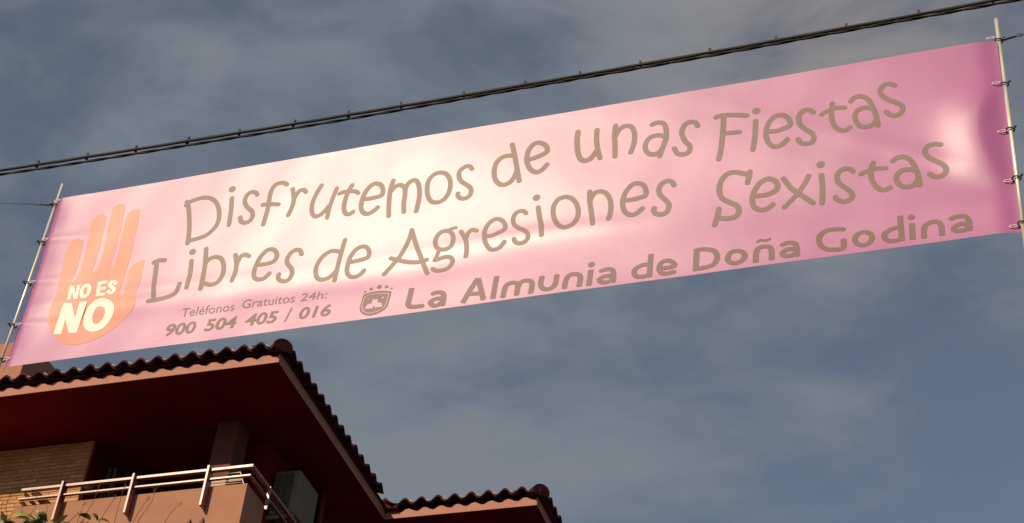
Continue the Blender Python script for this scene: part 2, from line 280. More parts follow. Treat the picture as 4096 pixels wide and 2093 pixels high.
LINE_TOWN=[[(.0403,10,[(3.0753,.2402),(3.0688,.1379),(3.0679,.0982),(3.0961,.072),(3.1809,.0675)],.0348)],[(.0398,10,[(3.2325,.1636),(3.2748,.1697),
(3.3078,.1544),(3.3184,.118),(3.3171,.0471)],.0348),(.0397,10,[(3.3186,.108),(3.2645,.1147),(3.2283,.0927),(3.246,.0603),(3.2833,.0563),
(3.3131,.0842)],.0344)],[(.0394,10,[(3.5446,.2457),(3.4985,.1485),(3.4583,.0464)],.0346),(.0392,10,[(3.548,.2451),(3.5761,.1459),
(3.6028,.051)],.0343),(.0391,10,[(3.4976,.117),(3.5834,.1111)],.0342)],[(.0388,10,[(3.6769,.2438),(3.6683,.0474)],.0339)],[(.0387,10,[(3.7382,.047),
(3.745,.1283),(3.7688,.162),(3.813,.1617),(3.8329,.1337),(3.8298,.0509)],.0342),(.0386,10,[(3.8324,.119),(3.857,.1633),(3.9049,.1653),(3.9313,.1324),
(3.927,.0499)],.0342)],[(.038,10,[(3.9969,.1857),(3.9905,.1178),(4.0148,.0747),(4.0586,.0696),(4.0897,.1016),
(4.0972,.1839)],.0336)],[(.0378,10,[(4.1564,.0547),(4.1635,.1335),(4.1907,.1683),(4.2382,.1634),(4.2595,.1324),
(4.2541,.0572)],.0337)],[(.0374,10,[(4.3272,.1898),(4.3198,.0533)],.0333),(.0466,2,[(4.3275,.2332)])],[(.0372,10,[(4.3924,.1671),(4.4373,.1762),
(4.4705,.1638),(4.4814,.1248),(4.481,.057)],.0335),(.0372,10,[(4.4788,.1106),(4.428,.1191),(4.3878,.0965),(4.407,.0672),(4.4496,.0669),
(4.4798,.0862)],.0332)],[(.0368,10,[(4.7199,.1706),(4.6699,.1712),(4.6244,.1447),(4.6196,.1018),(4.6496,.0746),(4.6955,.0747),(4.7219,.0896)],.0332),
(.0365,10,[(4.7254,.2579),(4.7189,.0583)],.0329)],[(.0365,10,[(4.7861,.1205),(4.8774,.1264),(4.8731,.1582),(4.8384,.1816),(4.8003,.1735),
(4.7813,.1329),(4.7944,.0872),(4.8327,.073),(4.8857,.0815)],.0333)],[(.0397,10,[(5.0262,.2494),(5.0212,.0624)],.033),(.0396,10,[(5.0231,.2397),
(5.0847,.2351),(5.1398,.2093),(5.1594,.1574),(5.1398,.1024),(5.0852,.0816),(5.0226,.0801)],.0333)],[(.0392,11,[(5.2882,.1856),(5.3268,.1637),
(5.3357,.1271),(5.3144,.0957),(5.2718,.083),(5.2371,.1039),(5.2271,.1357),(5.2453,.1779)],.0329)],[(.0389,10,[(5.4049,.0673),(5.4102,.1543),
(5.4355,.1882),(5.4817,.1871),(5.5064,.1557),(5.5045,.0712)],.0332),(.0203,10,[(5.417,.2379),(5.4404,.25),(5.4673,.2392),
(5.5008,.2495)],.0202)],[(.0385,10,[(5.5723,.1844),(5.6125,.1964),(5.6519,.1844),(5.6651,.1451),(5.6637,.0757)],.0331),(.0384,10,[(5.6647,.1322),
(5.6109,.1415),(5.5759,.1176),(5.5866,.0889),(5.6321,.0861),(5.6638,.1024)],.0327)],[(.038,10,[(5.9654,.2473),(5.9115,.257),(5.8507,.2528),
(5.8112,.2145),(5.8088,.1548),(5.8444,.1058),(5.8963,.0899),(5.9511,.0951),(5.9562,.1687)],.0328)],[(.0373,11,[(6.089,.202),(6.125,.1786),
(6.1317,.1426),(6.1096,.1069),(6.0682,.0964),(6.036,.1199),(6.0267,.1562),(6.0474,.1924)],.0324)],[(.0371,10,[(6.3082,.2034),(6.2522,.1956),
(6.2094,.1635),(6.214,.121),(6.2531,.0984),(6.3087,.1062)],.0324),(.0367,10,[(6.3131,.2947),(6.3097,.0884)],.0321)],[(.0366,10,[(6.3795,.2204),
(6.3749,.0896)],.0321),(.0446,2,[(6.3795,.2704)])],[(.0365,10,[(6.444,.0881),(6.4504,.1697),(6.481,.2039),(6.5251,.2077),(6.5516,.1761),
(6.5523,.0904)],.0325)],[(.0361,10,[(6.6145,.2132),(6.6504,.2245),(6.6969,.218),(6.7186,.1803),(6.7161,.1002)],.0323),(.036,10,[(6.7187,.1507),
(6.6664,.1622),(6.6243,.1364),(6.6401,.1109),(6.6832,.11),(6.7167,.1295)],.032)]]
HAND=[(.231,.4312),(.2316,.4944),(.2372,.5572),(.2493,.598),(.2418,.6744),(.2345,.784),(.2274,.928),(.2251,1.0397),(.2394,1.1102),(.2746,1.1413),
(.3192,1.138),(.3487,1.108),(.3563,1.0729),(.3603,1.0052),(.3601,.8835),(.3485,.7869),(.3418,.7424),(.3529,.7297),(.3726,.7341),(.3847,.7592),
(.3915,.8562),(.3983,.9542),(.3905,1.0894),(.3776,1.2274),(.3857,1.3059),(.419,1.3459),(.462,1.3495),(.4892,1.3273),(.4981,1.2855),(.5071,1.1589),
(.5109,1.0348),(.5047,.914),(.4959,.8223),(.5041,.8024),(.5297,.8025),(.5438,.8744),(.5472,1.0062),(.5394,1.1644),(.5326,1.3021),(.5331,1.3941),
(.5641,1.4254),(.5973,1.4284),(.6259,1.4115),(.6386,1.3803),(.6471,1.2698),(.6551,1.1438),(.651,1.0104),(.646,.9009),(.6394,.8167),(.6455,.8005),
(.6676,.7989),(.6766,.8737),(.6788,.9944),(.6701,1.1411),(.6673,1.2661),(.679,1.3154),(.7089,1.35),(.7463,1.3545),(.7729,1.3324),(.7812,1.2909),
(.7883,1.1649),(.7903,1.0415),(.7972,.9188),(.7906,.8325),(.7897,.7245),(.7832,.6399),(.776,.5879),(.7878,.549),(.8074,.5374),(.8154,.5499),
(.8171,.6344),(.8092,.7213),(.8145,.7743),(.8423,.8129),(.8827,.8387),(.9237,.8425),(.9284,.766),(.9289,.6693),(.9245,.5745),(.925,.4798),
(.9337,.4262),(.9098,.3574),(.8651,.282),(.8017,.2099),(.7236,.1606),(.6318,.1285),(.5517,.12),(.4736,.1365),(.3972,.1783),(.3077,.2634),
(.2533,.3545)]
HAND_TEXT=[[(.0332,1,[(.4827,.6783),(.5099,.6577),(.5195,.6187),(.5134,.5824),(.4934,.5697),(.4707,.584),(.4576,.6181),
(.4592,.6606)])],[(.0297,10,[(.588,.6933),(.6063,.5569)],.0344),(.0257,10,[(.5899,.6822),(.6544,.6835)],.0302),(.0257,10,[(.5959,.6245),
(.6584,.6251)],.03),(.0256,10,[(.5996,.5718),(.6641,.5678)],.0298)],[(.0308,0,[(.7312,.6538),(.7069,.6759),(.6834,.6691),(.6902,.6391),(.7241,.6091),
(.7304,.5847),(.713,.5695),(.6866,.5886)])],[(.0705,1,[(.6781,.4896),(.7216,.4544),(.7405,.3889),(.731,.3128),(.6996,.2682),(.651,.2612),
(.6019,.2964),(.5762,.378),(.5837,.4604),(.6254,.4958)])]]
BIG_N=[(.3283,.2469),(.335,.5364),(.402,.5259),(.467,.3865),(.4658,.5264),(.5312,.5234),(.5243,.2361),(.4582,.2409),(.3907,.3752),(.3954,.24)]
SMALL_N=[(.3522,.5624),(.344,.6933),(.3769,.6912),(.4093,.6151),(.4035,.6912),(.4327,.6918),(.4418,.5588),(.4096,.5597),(.3781,.6287),(.3832,.5596)]
SHIELD=[(2.7232,.2361),(2.752,.2478),(2.7967,.2552),(2.8519,.2525),(2.8922,.2459),(2.93,.2347),(2.9292,.1958),(2.9237,.1462),(2.9198,.1074),(2.9053,.0811),
(2.8781,.0604),(2.8412,.0448),(2.8058,.0396),(2.7748,.0462),(2.7451,.0632),(2.7249,.0878),(2.7165,.1142),(2.7174,.1501),(2.7203,.193)]
SHIELD_LINE=(.0058,1,[(2.7405,.2115),(2.7706,.2248),(2.8154,.2303),(2.877,.2241),(2.9112,.2124),(2.9126,.184),(2.9051,.1276),(2.8942,.0971),(2.8613,.0737),
(2.8148,.0613),(2.7812,.0648),(2.7507,.0874),(2.7347,.1186),(2.7319,.155),(2.7369,.1831)])
CASTLE=[(2.7574,.1042),(2.7697,.1454),(2.7986,.1445),(2.7981,.1589),(2.8048,.1867),(2.812,.1784),(2.8376,.1797),(2.8425,.1555),(2.8486,.1437),(2.8713,.1438),
(2.8809,.1064),(2.848,.1044),(2.8303,.1018),(2.8249,.1188),(2.8154,.122),(2.8138,.1008)]
STARS=[(.015,2,[(2.8745,.1865)]),(.0103,2,[(2.7727,.1882)])]
CROWN_DOTS=[(.0152,2,[(2.733,.2637)]),(.0249,2,[(2.7746,.2825)]),(.0359,2,[(2.8328,.292)]),(.0248,2,[(2.8863,.2833)]),(.0151,2,[(2.9258,.2623)])]
WORDS=[('Teléfonos', (1.3409, 0.2557), (0.4115, -0.0024), (-0.0029, 0.0786), 0), ('Gratuitos', (1.8094, 0.2605), (0.4001, -0.004), (-0.0021, 0.0779), 0), ('24h:', (2.2534, 0.2546), (0.1955, -0.0023), (0.0019, 0.0716), 0), ('900', (1.2465, 0.0995), (0.2343, -0.0025), (0.0081, 0.1015), 1), ('504', (1.5557, 0.0998), (0.2368, -0.004), (0.0097, 0.1007), 1), ('405', (1.8612, 0.0968), (0.2385, -0.0029), (0.0112, 0.0999), 1), ('/', (2.1651, 0.0927), (0.0354, -0.001), (0.0076, 0.1096), 1), ('016', (2.2632, 0.0947), (0.2383, -0.0035), (0.0121, 0.0991), 1)]
M = {}
M['render'] = material('terracotta_render', (0.36, 0.168, 0.102), 0.85, 0.09, 3.0, 0.25, 90)
M['fascia'] = material('fascia_paint', (0.40, 0.172, 0.125), 0.75, 0.06, 4.0, 0.15, 70)
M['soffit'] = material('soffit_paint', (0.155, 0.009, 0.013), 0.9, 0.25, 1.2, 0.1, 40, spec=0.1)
M['brick'] = material('ochre_brick', (0.50, 0.255, 0.11), 0.9, 0.16, 9.0, 0.4, 120, rnd=0.12)
M['brick_b'] = material('pale_ochre_brick', (0.56, 0.29, 0.135), 0.9, 0.14, 9.0, 0.4, 120, rnd=0.12)
M['mortar'] = material('brick_mortar', (0.40, 0.21, 0.095), 0.95, 0.1, 20.0, 0.3, 150)
M['tile'] = material('clay_roof_tile', (0.085, 0.020, 0.028), 0.9, 0.3, 12.0, 0.35, 90, spec=0.15, rnd=0.35, c2=(0.040, 0.010, 0.016))
M['tile_mortar'] = material('tile_mortar', (0.55, 0.46, 0.34), 0.95, 0.2, 40.0, 0.6, 120)
M['rail'] = material('maroon_steel', (0.20, 0.042, 0.038), 0.37, 0.08, 8.0, 0.05, 60, ior=1.95)
M['tip_shade'] = material('shadow_tip_maroon', (0.07, 0.012, 0.015), 0.6, 0.1, 8.0)  # dark colour that stands for shadow on the parapet
M['cap_shade'] = material('cap_mouth_shade', (0.035, 0.010, 0.014), 0.95, 0.3, 20.0, 0.3, 80, spec=0.1)  # shade of the hip cap mouth put into the colour
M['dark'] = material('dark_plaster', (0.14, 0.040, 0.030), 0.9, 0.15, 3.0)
M['glass'] = material('window_glass', (0.03, 0.03, 0.035), 0.08, 0.05, 3.0)
M['ac'] = material('appliance_paint', (0.15, 0.14, 0.10), 0.65, 0.08, 5.0)
M['grille'] = material('dark_grille', (0.05, 0.045, 0.04), 0.6, 0.1, 5.0)
M['steel'] = material('galvanised_steel', (0.74, 0.70, 0.60), 0.33, 0.25, 22.0, 0.08, 80, metal=0.35, stretch=(1,1,0.2))
M['wire'] = material('dark_wire', (0.05, 0.045, 0.045), 0.5, 0.1, 30.0)
M['cable'] = material('black_cable_sheath', (0.007, 0.006, 0.006), 0.8, 0.3, 14.0, 0.1, 60)
M['cable_grey'] = material('grey_cable_sheath', (0.030, 0.025, 0.022), 0.75, 0.3, 14.0, 0.1, 60)
M['plastic'] = material('clear_plastic_tie', (0.75, 0.66, 0.72), 0.25, 0.1, 30.0)
M['white'] = material('white_enamel', (0.75, 0.70, 0.62), 0.4, 0.05, 10.0)
M['board'] = material('pale_board', (0.50, 0.33, 0.22), 0.7, 0.25, 8.0, 0.1, 40, stretch=(0.3,1,4))
M['cloth_white'] = material('grey_white_cloth', (0.42, 0.40, 0.36), 0.9, 0.3, 20.0)
M['asphalt'] = material('asphalt', (0.05, 0.05, 0.05), 0.9, 0.2, 2.0, 0.4, 40)
M['paving'] = material('paving', (0.075, 0.06, 0.055), 0.9, 0.15, 3.0, 0.3, 30)
M['bark'] = material('bark', (0.10, 0.07, 0.045), 0.9, 0.3, 20.0, 0.5, 60, stretch=(1,1,0.3))
M['twig'] = material('dry_twig', (0.13, 0.06, 0.03), 0.9, 0.2, 20.0)
M['leaf'] = material('leaf_green', (0.085, 0.085, 0.02), 0.45, 0.25, 14.0, c2=(0.05, 0.055, 0.012))
M['leaf_pale'] = material('leaf_pale', (0.30, 0.29, 0.09), 0.45, 0.2, 14.0)

# ------------------------------------------------------------------ ground, road
G = -1.6
o = MB().box((-600, -600, G-0.3), (600, 600, G)).obj('ground', M['paving']); tag(o, kind='structure')
o = MB().box((-300, 1.5, G+0.004), (300, 9.0, G+0.008)).obj('road', M['asphalt']); tag(o, kind='structure')
o = MB().box((-60, 9.0, G+0.001), (60, 12.6, G+0.13)).obj('pavement', M['paving'], bevel=0.01); tag(o, kind='structure')

# ------------------------------------------------------------------ building
B = empty('apartment_building', (-9.0, 14.0, G), 'terracotta corner apartment building with dark eaves and wavy clay tiled roof', 'building')
P = 0.205
# walls
w = MB().box((-13, 13.3815, G), (-9.82, 15.2, 10.0)).obj('wall', M['mortar'], B)
tag(w, 'ochre brick front wall left of the balcony recess')
for course in range(29):
    z0 = 8.62 + course*0.05
    off = 0.1 if course % 2 else 0.0
    x = -9.822
    first = True
    while x > -11.6:
        ln = 0.192 if not (first and off) else 0.092
        x1 = x; x0 = x - ln
        y = 13.374 + random.uniform(-0.0025, 0.0025)
        bk = MB().box((x0, y, z0+0.0045), (x1, 13.41, z0+0.0455)).obj('brick', M['brick'] if random.random() < 0.6 else M['brick_b'], w, bevel=0.0022)
        x = x0 - 0.008; first = False
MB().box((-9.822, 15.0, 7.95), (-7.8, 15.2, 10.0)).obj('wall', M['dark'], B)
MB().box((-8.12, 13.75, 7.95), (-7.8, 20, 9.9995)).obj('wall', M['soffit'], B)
MB().box((-13, 13.403, G), (-7.8, 20, 7.6)).obj('wall', M['render'], B)
MB().box((-7.8, 16.6, G), (-5.9, 20, 10.0)).obj('wall', M['render'], B)
MB().box((-8.25, 13.30, 7.95), (-7.985, 13.56, 10.0)).obj('column', M['dark'], B, bevel=0.006)
MB().box((-9.8195, 13.411, 7.95), (-9.80, 15.0, 9.999)).obj('wall', M['soffit'], B)  # dark facing added over the recess cheek to stand for its shade
# balcony door in the recess
dr = MB().box((-9.30, 14.94, 7.96), (-8.50, 14.999, 9.72)).obj('door', M['soffit'], B)
MB().box((-9.24, 14.925, 8.05), (-8.92, 14.939, 9.64)).obj('pane', M['glass'], dr)
MB().box((-8.88, 14.925, 8.05), (-8.56, 14.939, 9.64)).obj('pane', M['glass'], dr)
# terrace
MB().box((-10.16, 12.802, 7.72), (-7.446, 13.40, 7.95)).obj('balcony_floor', M['render'], B)
pm = MB()
pm.box((-10.16, 12.80, 7.55), (-7.444, 12.92, 8.824))
pm.obj('parapet', M['render'], B, bevel=0.006)
MB().box((-7.56, 12.921, 7.55), (-7.4442, 13.235, 8.824)).obj('parapet', M['render'], B, bevel=0.005)
# balcony railing
rl = MB().box((-10.08, 12.735, 8.976), (-7.385, 12.783, 9.007)).obj('handrail', M['rail'], B, bevel=0.002)
tag(rl, 'front upper and lower rail bars of the balcony')
MB().box((-10.09, 12.738, 8.870), (-7.395, 12.774, 8.890)).obj('lower_bar', M['rail'], rl, bevel=0.0015)
for x in (-9.57, -8.735, -7.875):
    MB().box((x-0.013, 12.70, 8.552), (x+0.013, 12.798, 9.026)).obj('post', M['rail'], rl, bevel=0.002)
for x0, x1, z in ((-10.08, -10.035, 8.967), (-9.985, -9.885, 8.967), (-10.09, -10.045, 8.865), (-9.975, -9.93, 8.865), (-9.88, -9.76, 8.865)):
    MB().box((x0, 12.784, z-0.008), (x1, 12.875, z+0.006)).obj('bracket', M['rail'], rl, bevel=0.001)
sr = MB().box((-7.430, 12.784, 8.976), (-7.385, 16.2, 9.007)).obj('handrail', M['rail'], B, bevel=0.002)
tag(sr, 'shaded side rail running back from the balcony corner')
MB().box((-7.428, 12.775, 8.870), (-7.395, 16.2, 8.890)).obj('lower_bar', M['rail'], sr, bevel=0.0015)
MB().box((-7.384, 13.12, 8.70), (-7.350, 13.145, 8.972)).obj('post', M['rail'], sr, bevel=0.002)
MB().box((-7.384, 14.3, 8.70), (-7.350, 14.325, 8.972)).obj('post', M['rail'], sr, bevel=0.002)
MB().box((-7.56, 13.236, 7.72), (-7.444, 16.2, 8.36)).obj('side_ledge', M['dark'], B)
# dark spikes made up for the shadow tips on the parapet face
for x in (-8.03, -7.885):
    s = MB(); n = 0
    s.v = [(x-0.03,12.75,8.30),(x+0.055,12.75,8.30),(x+0.055,12.80,8.30),(x-0.03,12.80,8.30),(x+0.04,12.775,8.462)]
    s.f = [(0,3,2,1),(0,1,4),(1,2,4),(2,3,4),(3,0,4)]
    s.v[4] = (x+0.035, 12.785, 8.462)
    s.obj('shadow_tip', M['tip_shade'], B)

# roof slab, fascias
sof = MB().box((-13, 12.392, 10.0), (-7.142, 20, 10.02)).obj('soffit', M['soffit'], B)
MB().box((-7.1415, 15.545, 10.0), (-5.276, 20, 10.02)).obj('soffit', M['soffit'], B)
def wavy_fascia(x0, x1, y, xc):
    # board whose top edge is cut to the tiles' shadow line, leaving out the shaded strip
    m_ = MB(); n = max(4, int((x1-x0)/0.0128)); ph = []
    for i in range(n+1):
        x = x0+(x1-x0)*i/n
        zt = 10.096+0.019*math.cos(2*math.pi*(x-xc)/P)
        m_.v += [(x, y, 10.0005), (x, y, zt), (x, y+0.0255, zt), (x, y+0.0255, 10.0005)]
    for i in range(n):
        for q in range(4): m_.f.append((i*4+q, i*4+(q+1) % 4, i*4+4+(q+1) % 4, i*4+4+q))
    m_.f += [(0, 1, 2, 3), (n*4+3, n*4+2, n*4+1, n*4)]
    return m_.obj('fascia', M['fascia'], B)
wavy_fascia(-13, -7.138, 12.386, -7.727+0.02)
MB().box((-7.163, 12.412, 10.0006), (-7.1385, 15.535, 10.122)).obj('fascia', M['fascia'], B)
wavy_fascia(-7.138, -5.272, 15.536, -6.874+0.02)
MB().box((-5.297, 15.561, 10.0006), (-5.2725, 20, 10.122)).obj('fascia', M['fascia'], B)
PITCH = math.tan(math.radians(17))
def hroof(x, y):
    def prism(x0, x1, y0):
        dx = min(x1 - x, 1e9); dy = y - y0
        return min(dx, dy)
    a = prism(-13, -7.10, 12.35) if x <= -7.10+1e-6 else -1
    b = prism(-13, -5.24, 15.50)
    return 10.125 + PITCH*min(2.6, max(a, b, 0))
mb = MB(); xs = [-13 + i*0.1 for i in range(79)]; ys = [12.35 + i*0.1 for i in range(77)]
idx = {}
for i, x in enumerate(xs):
    for j, y in enumerate(ys):
        idx[i, j] = len(mb.v); mb.v.append((x, y, hroof(x, y)))
for i in range(len(xs)-1):
    for j in range(len(ys)-1):
        cx, cy = xs[i]+0.05, ys[j]+0.05
        if (cx < -7.10) or (cy > 15.5 and cx < -5.24):
            mb.f.append((idx[i, j], idx[i+1, j], idx[i+1, j+1], idx[i, j+1]))
roof = mb.obj('roof', M['tile'], B); tag(roof, 'dark hipped clay roof edged with wavy barrel tiles')
# one eave tile: x across the eave, y up the slope
def tile_mesh():
    v = []; fc = []; n = 16; L = 0.46; th = 0.012
    for k, y in enumerate((0.0, L)):
        for side in (0, 1):
            for i in range(n+1):
                t = i/n; x = (t-0.5)*P
                c = math.cos(2*math.pi*(t-0.5))
                zz = -0.037 + 0.077*(0.5+0.5*c) if side == 0 else -0.037 + 0.064*(0.5+0.5*c)*(1 if k == 0 else 1.5)
                zz += y*PITCH + (0.016 if k == 0 else 0.0)*0
                v.append((x*1.0, y, zz - side*th))
    m_ = n+1
    for i in range(n):
        fc.append((i, i+1, 2*m_+i+1, 2*m_+i))                 # top
        fc.append((m_+i, 3*m_+i, 3*m_+i+1, m_+i+1))           # underside
        fc.append((i, m_+i, m_+i+1, i+1))                     # front edge
        fc.append((2*m_+i, 2*m_+i+1, 3*m_+i+1, 3*m_+i))
    fc.append((0, 2*m_, 3*m_, m_)); fc.append((n, m_+n, 3*m_+n, 2*m_+n))
    me = bpy.data.meshes.new('roof_tile'); me.from_pydata(v, [], fc); me.update()
    me.materials.append(M['tile'])
    for p in me.polygons: p.use_smooth = abs(p.normal.y) < 0.7
    return me
TM = tile_mesh(); rw = worldpos(roof)
def mortar_mesh():
    bm = bmesh.new(); bmesh.ops.create_icosphere(bm, subdivisions=2, radius=1.0)
    for q in bm.verts:
        k = 1 + random.uniform(-0.2, 0.2)
        q.co = Vector((q.co.x*0.040*k, q.co.y*0.04, q.co.z*0.016*k - q.co.x*0.018))
    me = bpy.data.meshes.new('mortar_lump'); bm.to_mesh(me); bm.free(); me.materials.append(M['tile_mortar']); return me
MM = [mortar_mesh() for _ in range(4)]
def put_tile(x, y, z, rot):
    jz = random.uniform(-0.003, 0.003); jr = random.uniform(-0.006, 0.006); jy = random.uniform(-0.004, 0.004)
    d = Vector((-math.sin(rot), math.cos(rot), 0))
    p = Vector((x, y, z+jz)) + d*jy
    o = link('roof_tile', TM, roof, p - rw, rot+jr)
    # bedding mortar in the channel beside each crest
    a = Vector((math.cos(rot), math.sin(rot), 0))
    q = Vector((x, y, z)) + a*(P*random.uniform(0.27, 0.34)) + d*0.050 + Vector((0, 0, -0.002))
    if rot < 0.1: link('mortar', random.choice(MM), roof, q - rw, rot + random.uniform(-0.3, 0.3))
TZ = 10.175
FX = [-10.38, -10.173, -9.965, -9.757, -9.55, -9.342, -9.137, -8.937, -8.734, -8.531, -8.330, -8.126, -7.927, -7.727, -7.527, -7.335]
FX = [-10.38 - 0.207*k for k in range(8, 0, -1)] + FX
for x in FX: put_tile(x, 12.286, TZ, 0.0)
for k in range(14): put_tile(-7.038, 12.50 + 0.2*k, TZ, math.pi/2)
for k in range(8): put_tile(-6.874 + 0.205*k, 15.45, TZ, 0.0)
for k in range(12): put_tile(-5.17, 15.75 + 0.2*k, TZ, math.pi/2)
# hip caps at the two outer corners, running up the hip, and the valley trough between the wings
def hip(x, y, z, n, seg=14):
    d = Vector((-1, 1, PITCH)).normalized(); s = Vector((1, 1, 0)).normalized(); u = s.cross(d)
    if u.z < 0: u = -u
    for k in range(n):
        v = []; fc = []; L = 0.42
        base = Vector((x, y, z)) + d*(k*0.36) + u*(0.008*k*0)
        for q, (t, rad) in enumerate(((0, 0.098), (L, 0.080))):
            for side in (0, 1):
                r = rad - side*0.013
                for i in range(seg+1):
                    an = math.pi*(-0.12 + 1.24*i/seg)
                    c = base + d*t + s*(math.cos(an)*r*1.12) + u*(math.sin(an)*r - (0.0 if q == 0 else 0.02))
                    v.append(tuple(c - rw))
        m_ = seg+1
        for i in range(seg):
            fc += [(i, i+1, 2*m_+i+1, 2*m_+i), (m_+i, 3*m_+i, 3*m_+i+1, m_+i+1), (i, m_+i, m_+i+1, i+1), (2*m_+i, 2*m_+i+1, 3*m_+i+1, 3*m_+i)]
        fc += [(0, 2*m_, 3*m_, m_), (seg, m_+seg, 3*m_+seg, 2*m_+seg)]
        me = bpy.data.meshes.new('hip_tile'); me.from_pydata(v, [], fc); me.update()
        me.materials.append(M['tile'])
        for p in me.polygons: p.use_smooth = True
        link('hip_tile', me, roof)
        if k == 0:                                   # flush plug in the lowest cap, coloured dark for the mouth's shade
            pv = [tuple(base - d*0.004 + s*(math.cos(an)*(rad_*1.10)) + u*(math.sin(an)*rad_ - 0.004) - rw) for an, rad_ in [(math.pi*(-0.12+1.24*i/seg), 0.087) for i in range(seg+1)]]
            pm_ = bpy.data.meshes.new('cap_plug'); pm_.from_pydata(pv, [], [tuple(range(seg+1))]); pm_.update(); pm_.materials.append(M['cap_shade'])
            link('cap_plug', pm_, roof)
hip(-7.085, 12.325, 10.138, 5); hip(-5.215, 15.49, 10.138, 5)
for (cx, cy) in ((-7.15, 12.40), (-5.284, 15.55)):      # mortar bed filling the corner under the hip cap
    mbx = MB(); mbx.box((cx-0.08, cy-0.085, 10.123), (cx+0.075, cy+0.08, 10.18)); mbx.obj('corner_bed', M['tile'], roof, bevel=0.02)
v = MB(); rows = []
for t in (0, 0.5, 1.0):
    for i in range(9):
        a = -1 + 2*i/8; s_ = a*0.11
        c = Vector((-7.0, 15.43, 10.145)) + Vector((-0.7, 0.7, 0.2))*t + Vector((0.75, 0.55, 0))*s_ + Vector((0, 0, 0.045*a*a))
        v.v.append(tuple(c))
for r_ in range(2):
    for i in range(8): v.f.append((r_*9+i, r_*9+i+1, (r_+1)*9+i+1, (r_+1)*9+i))
MB().box((-7.150, 15.455, 10.095), (-6.965, 15.60, 10.168)).obj('valley_bed', M['tile'], roof, bevel=0.02)
vo = v.obj('valley_tile', M['tile'], roof, smooth=True)
sm = vo.modifiers.new('solid', 'SOLIDIFY'); sm.thickness = 0.014
# chimney behind the left eave
ch = MB().box((-12.6, 13.5, 10.3), (-11.215, 14.1, 11.72)).obj('chimney', M['render'], roof, bevel=0.004)

# ------------------------------------------------------------------ things on the balcony
A = empty('air_conditioner', (-7.6, 14.15, 9.15), 'grey air conditioning unit with barred end grille hung beside the shaded side rail', 'air conditioner')
MB().box((-7.76, 13.90, 9.15), (-7.46, 14.42, 9.69)).obj('casing', M['ac'], A, smooth=False, bevel=0.022)
gp = MB().box((-7.752, 13.893, 9.19), (-7.53, 13.8995, 9.655)).obj('grille', M['grille'], A)
for i in range(14):
    z = 9.205 + i*0.033
    MB().box((-7.748, 13.884, z), (-7.534, 13.8925, z+0.005)).obj('bar', M['ac'], gp)
MB().box((-7.645, 13.880, 9.19), (-7.638, 13.8838, 9.655)).obj('bar', M['ac'], gp)
MB().box((-7.79, 13.92, 9.10), (-7.47, 13.95, 9.149)).obj('bracket', M['ac'], A)
MB().box((-7.79, 14.34, 9.10), (-7.47, 14.37, 9.149)).obj('bracket', M['ac'], A)
t = MB().tube([(-7.60, 14.80, 10.0), (-7.60, 14.80, 4.0), (-7.60, 14.80, G)], 0.035, 12).obj('downpipe', M['rail'], B, smooth=True)

RK = empty('drying_rack', (-7.85, 13.05, 7.95), 'low white wire rack with pale boards behind the balcony parapet corner', 'rack')
m1 = MB()
m1.tube([(-8.03, 13.05, 7.95), (-8.03, 13.05, 9.14), (-7.70, 13.05, 9.14), (-7.63, 13.06, 8.98), (-7.61, 13.07, 7.95)], 0.006, 8)
m1.obj('frame', M['white'], RK, smooth=True)
for z in (8.955, 8.985, 9.015, 9.05):
    MB().tube([(-8.03, 13.05, z), (-7.645 + (9.0-z)*0.3, 13.055, z)], 0.0035, 6).obj('rod', M['white'], RK, smooth=True)
MB().box((-8.02, 13.065, 8.85), (-7.86, 13.075, 9.12)).obj('board', M['board'], RK)
MB().box((-7.855, 13.10, 9.07), (-7.70, 13.11, 9.13)).obj('board', M['board'], RK)
MB().tube([(-8.13, 13.10, 9.075), (-8.10, 13.10, 9.10), (-8.06, 13.10, 9.095), (-8.04, 13.10, 9.08)], 0.012, 8).obj('handle', M['white'], RK, smooth=True)

LD = empty('stepladder', (-9.70, 13.72, 7.95), 'dim grey stepladder standing in the dark balcony recess', 'ladder')
for sx, y0 in ((-1, 0), (1, 0), (-1, 0.1), (1, 0.1)):
    MB().tube([(-9.70+sx*0.10, 13.62+y0*2.2, 7.95), (-9.70+sx*0.035+0.02, 13.66+y0*0.2, 9.80)], 0.011, 6).obj('leg', M['ac'], LD)
for k in range(6):
    zz = 8.2+k*0.27; hw = 0.10-0.065*(zz-7.95)/1.85
    MB().box((-9.70-hw, 13.60, zz), (-9.70+hw+0.01, 13.66, zz+0.02)).obj('step', M['ac'], LD)
cl = bmesh.new(); bmesh.ops.create_icosphere(cl, subdivisions=3, radius=1.0)
for q in cl.verts:
    k = 1+0.22*math.sin(q.co.x*7+1)*math.cos(q.co.z*6)+random.uniform(-0.05, 0.05)
    q.co = Vector((q.co.x*0.055*k, q.co.y*0.05*k, q.co.z*0.026*k))
me = bpy.data.meshes.new('cloth_bundle'); cl.to_mesh(me); cl.free(); me.materials.append(M['cloth_white'])
for p in me.polygons: p.use_smooth = True
o = link('cloth_bundle', me, None, (-9.665, 13.28, 9.325)); tag(o, 'small greyish white cloth bundle hung at the left edge of the balcony recess', 'cloth')
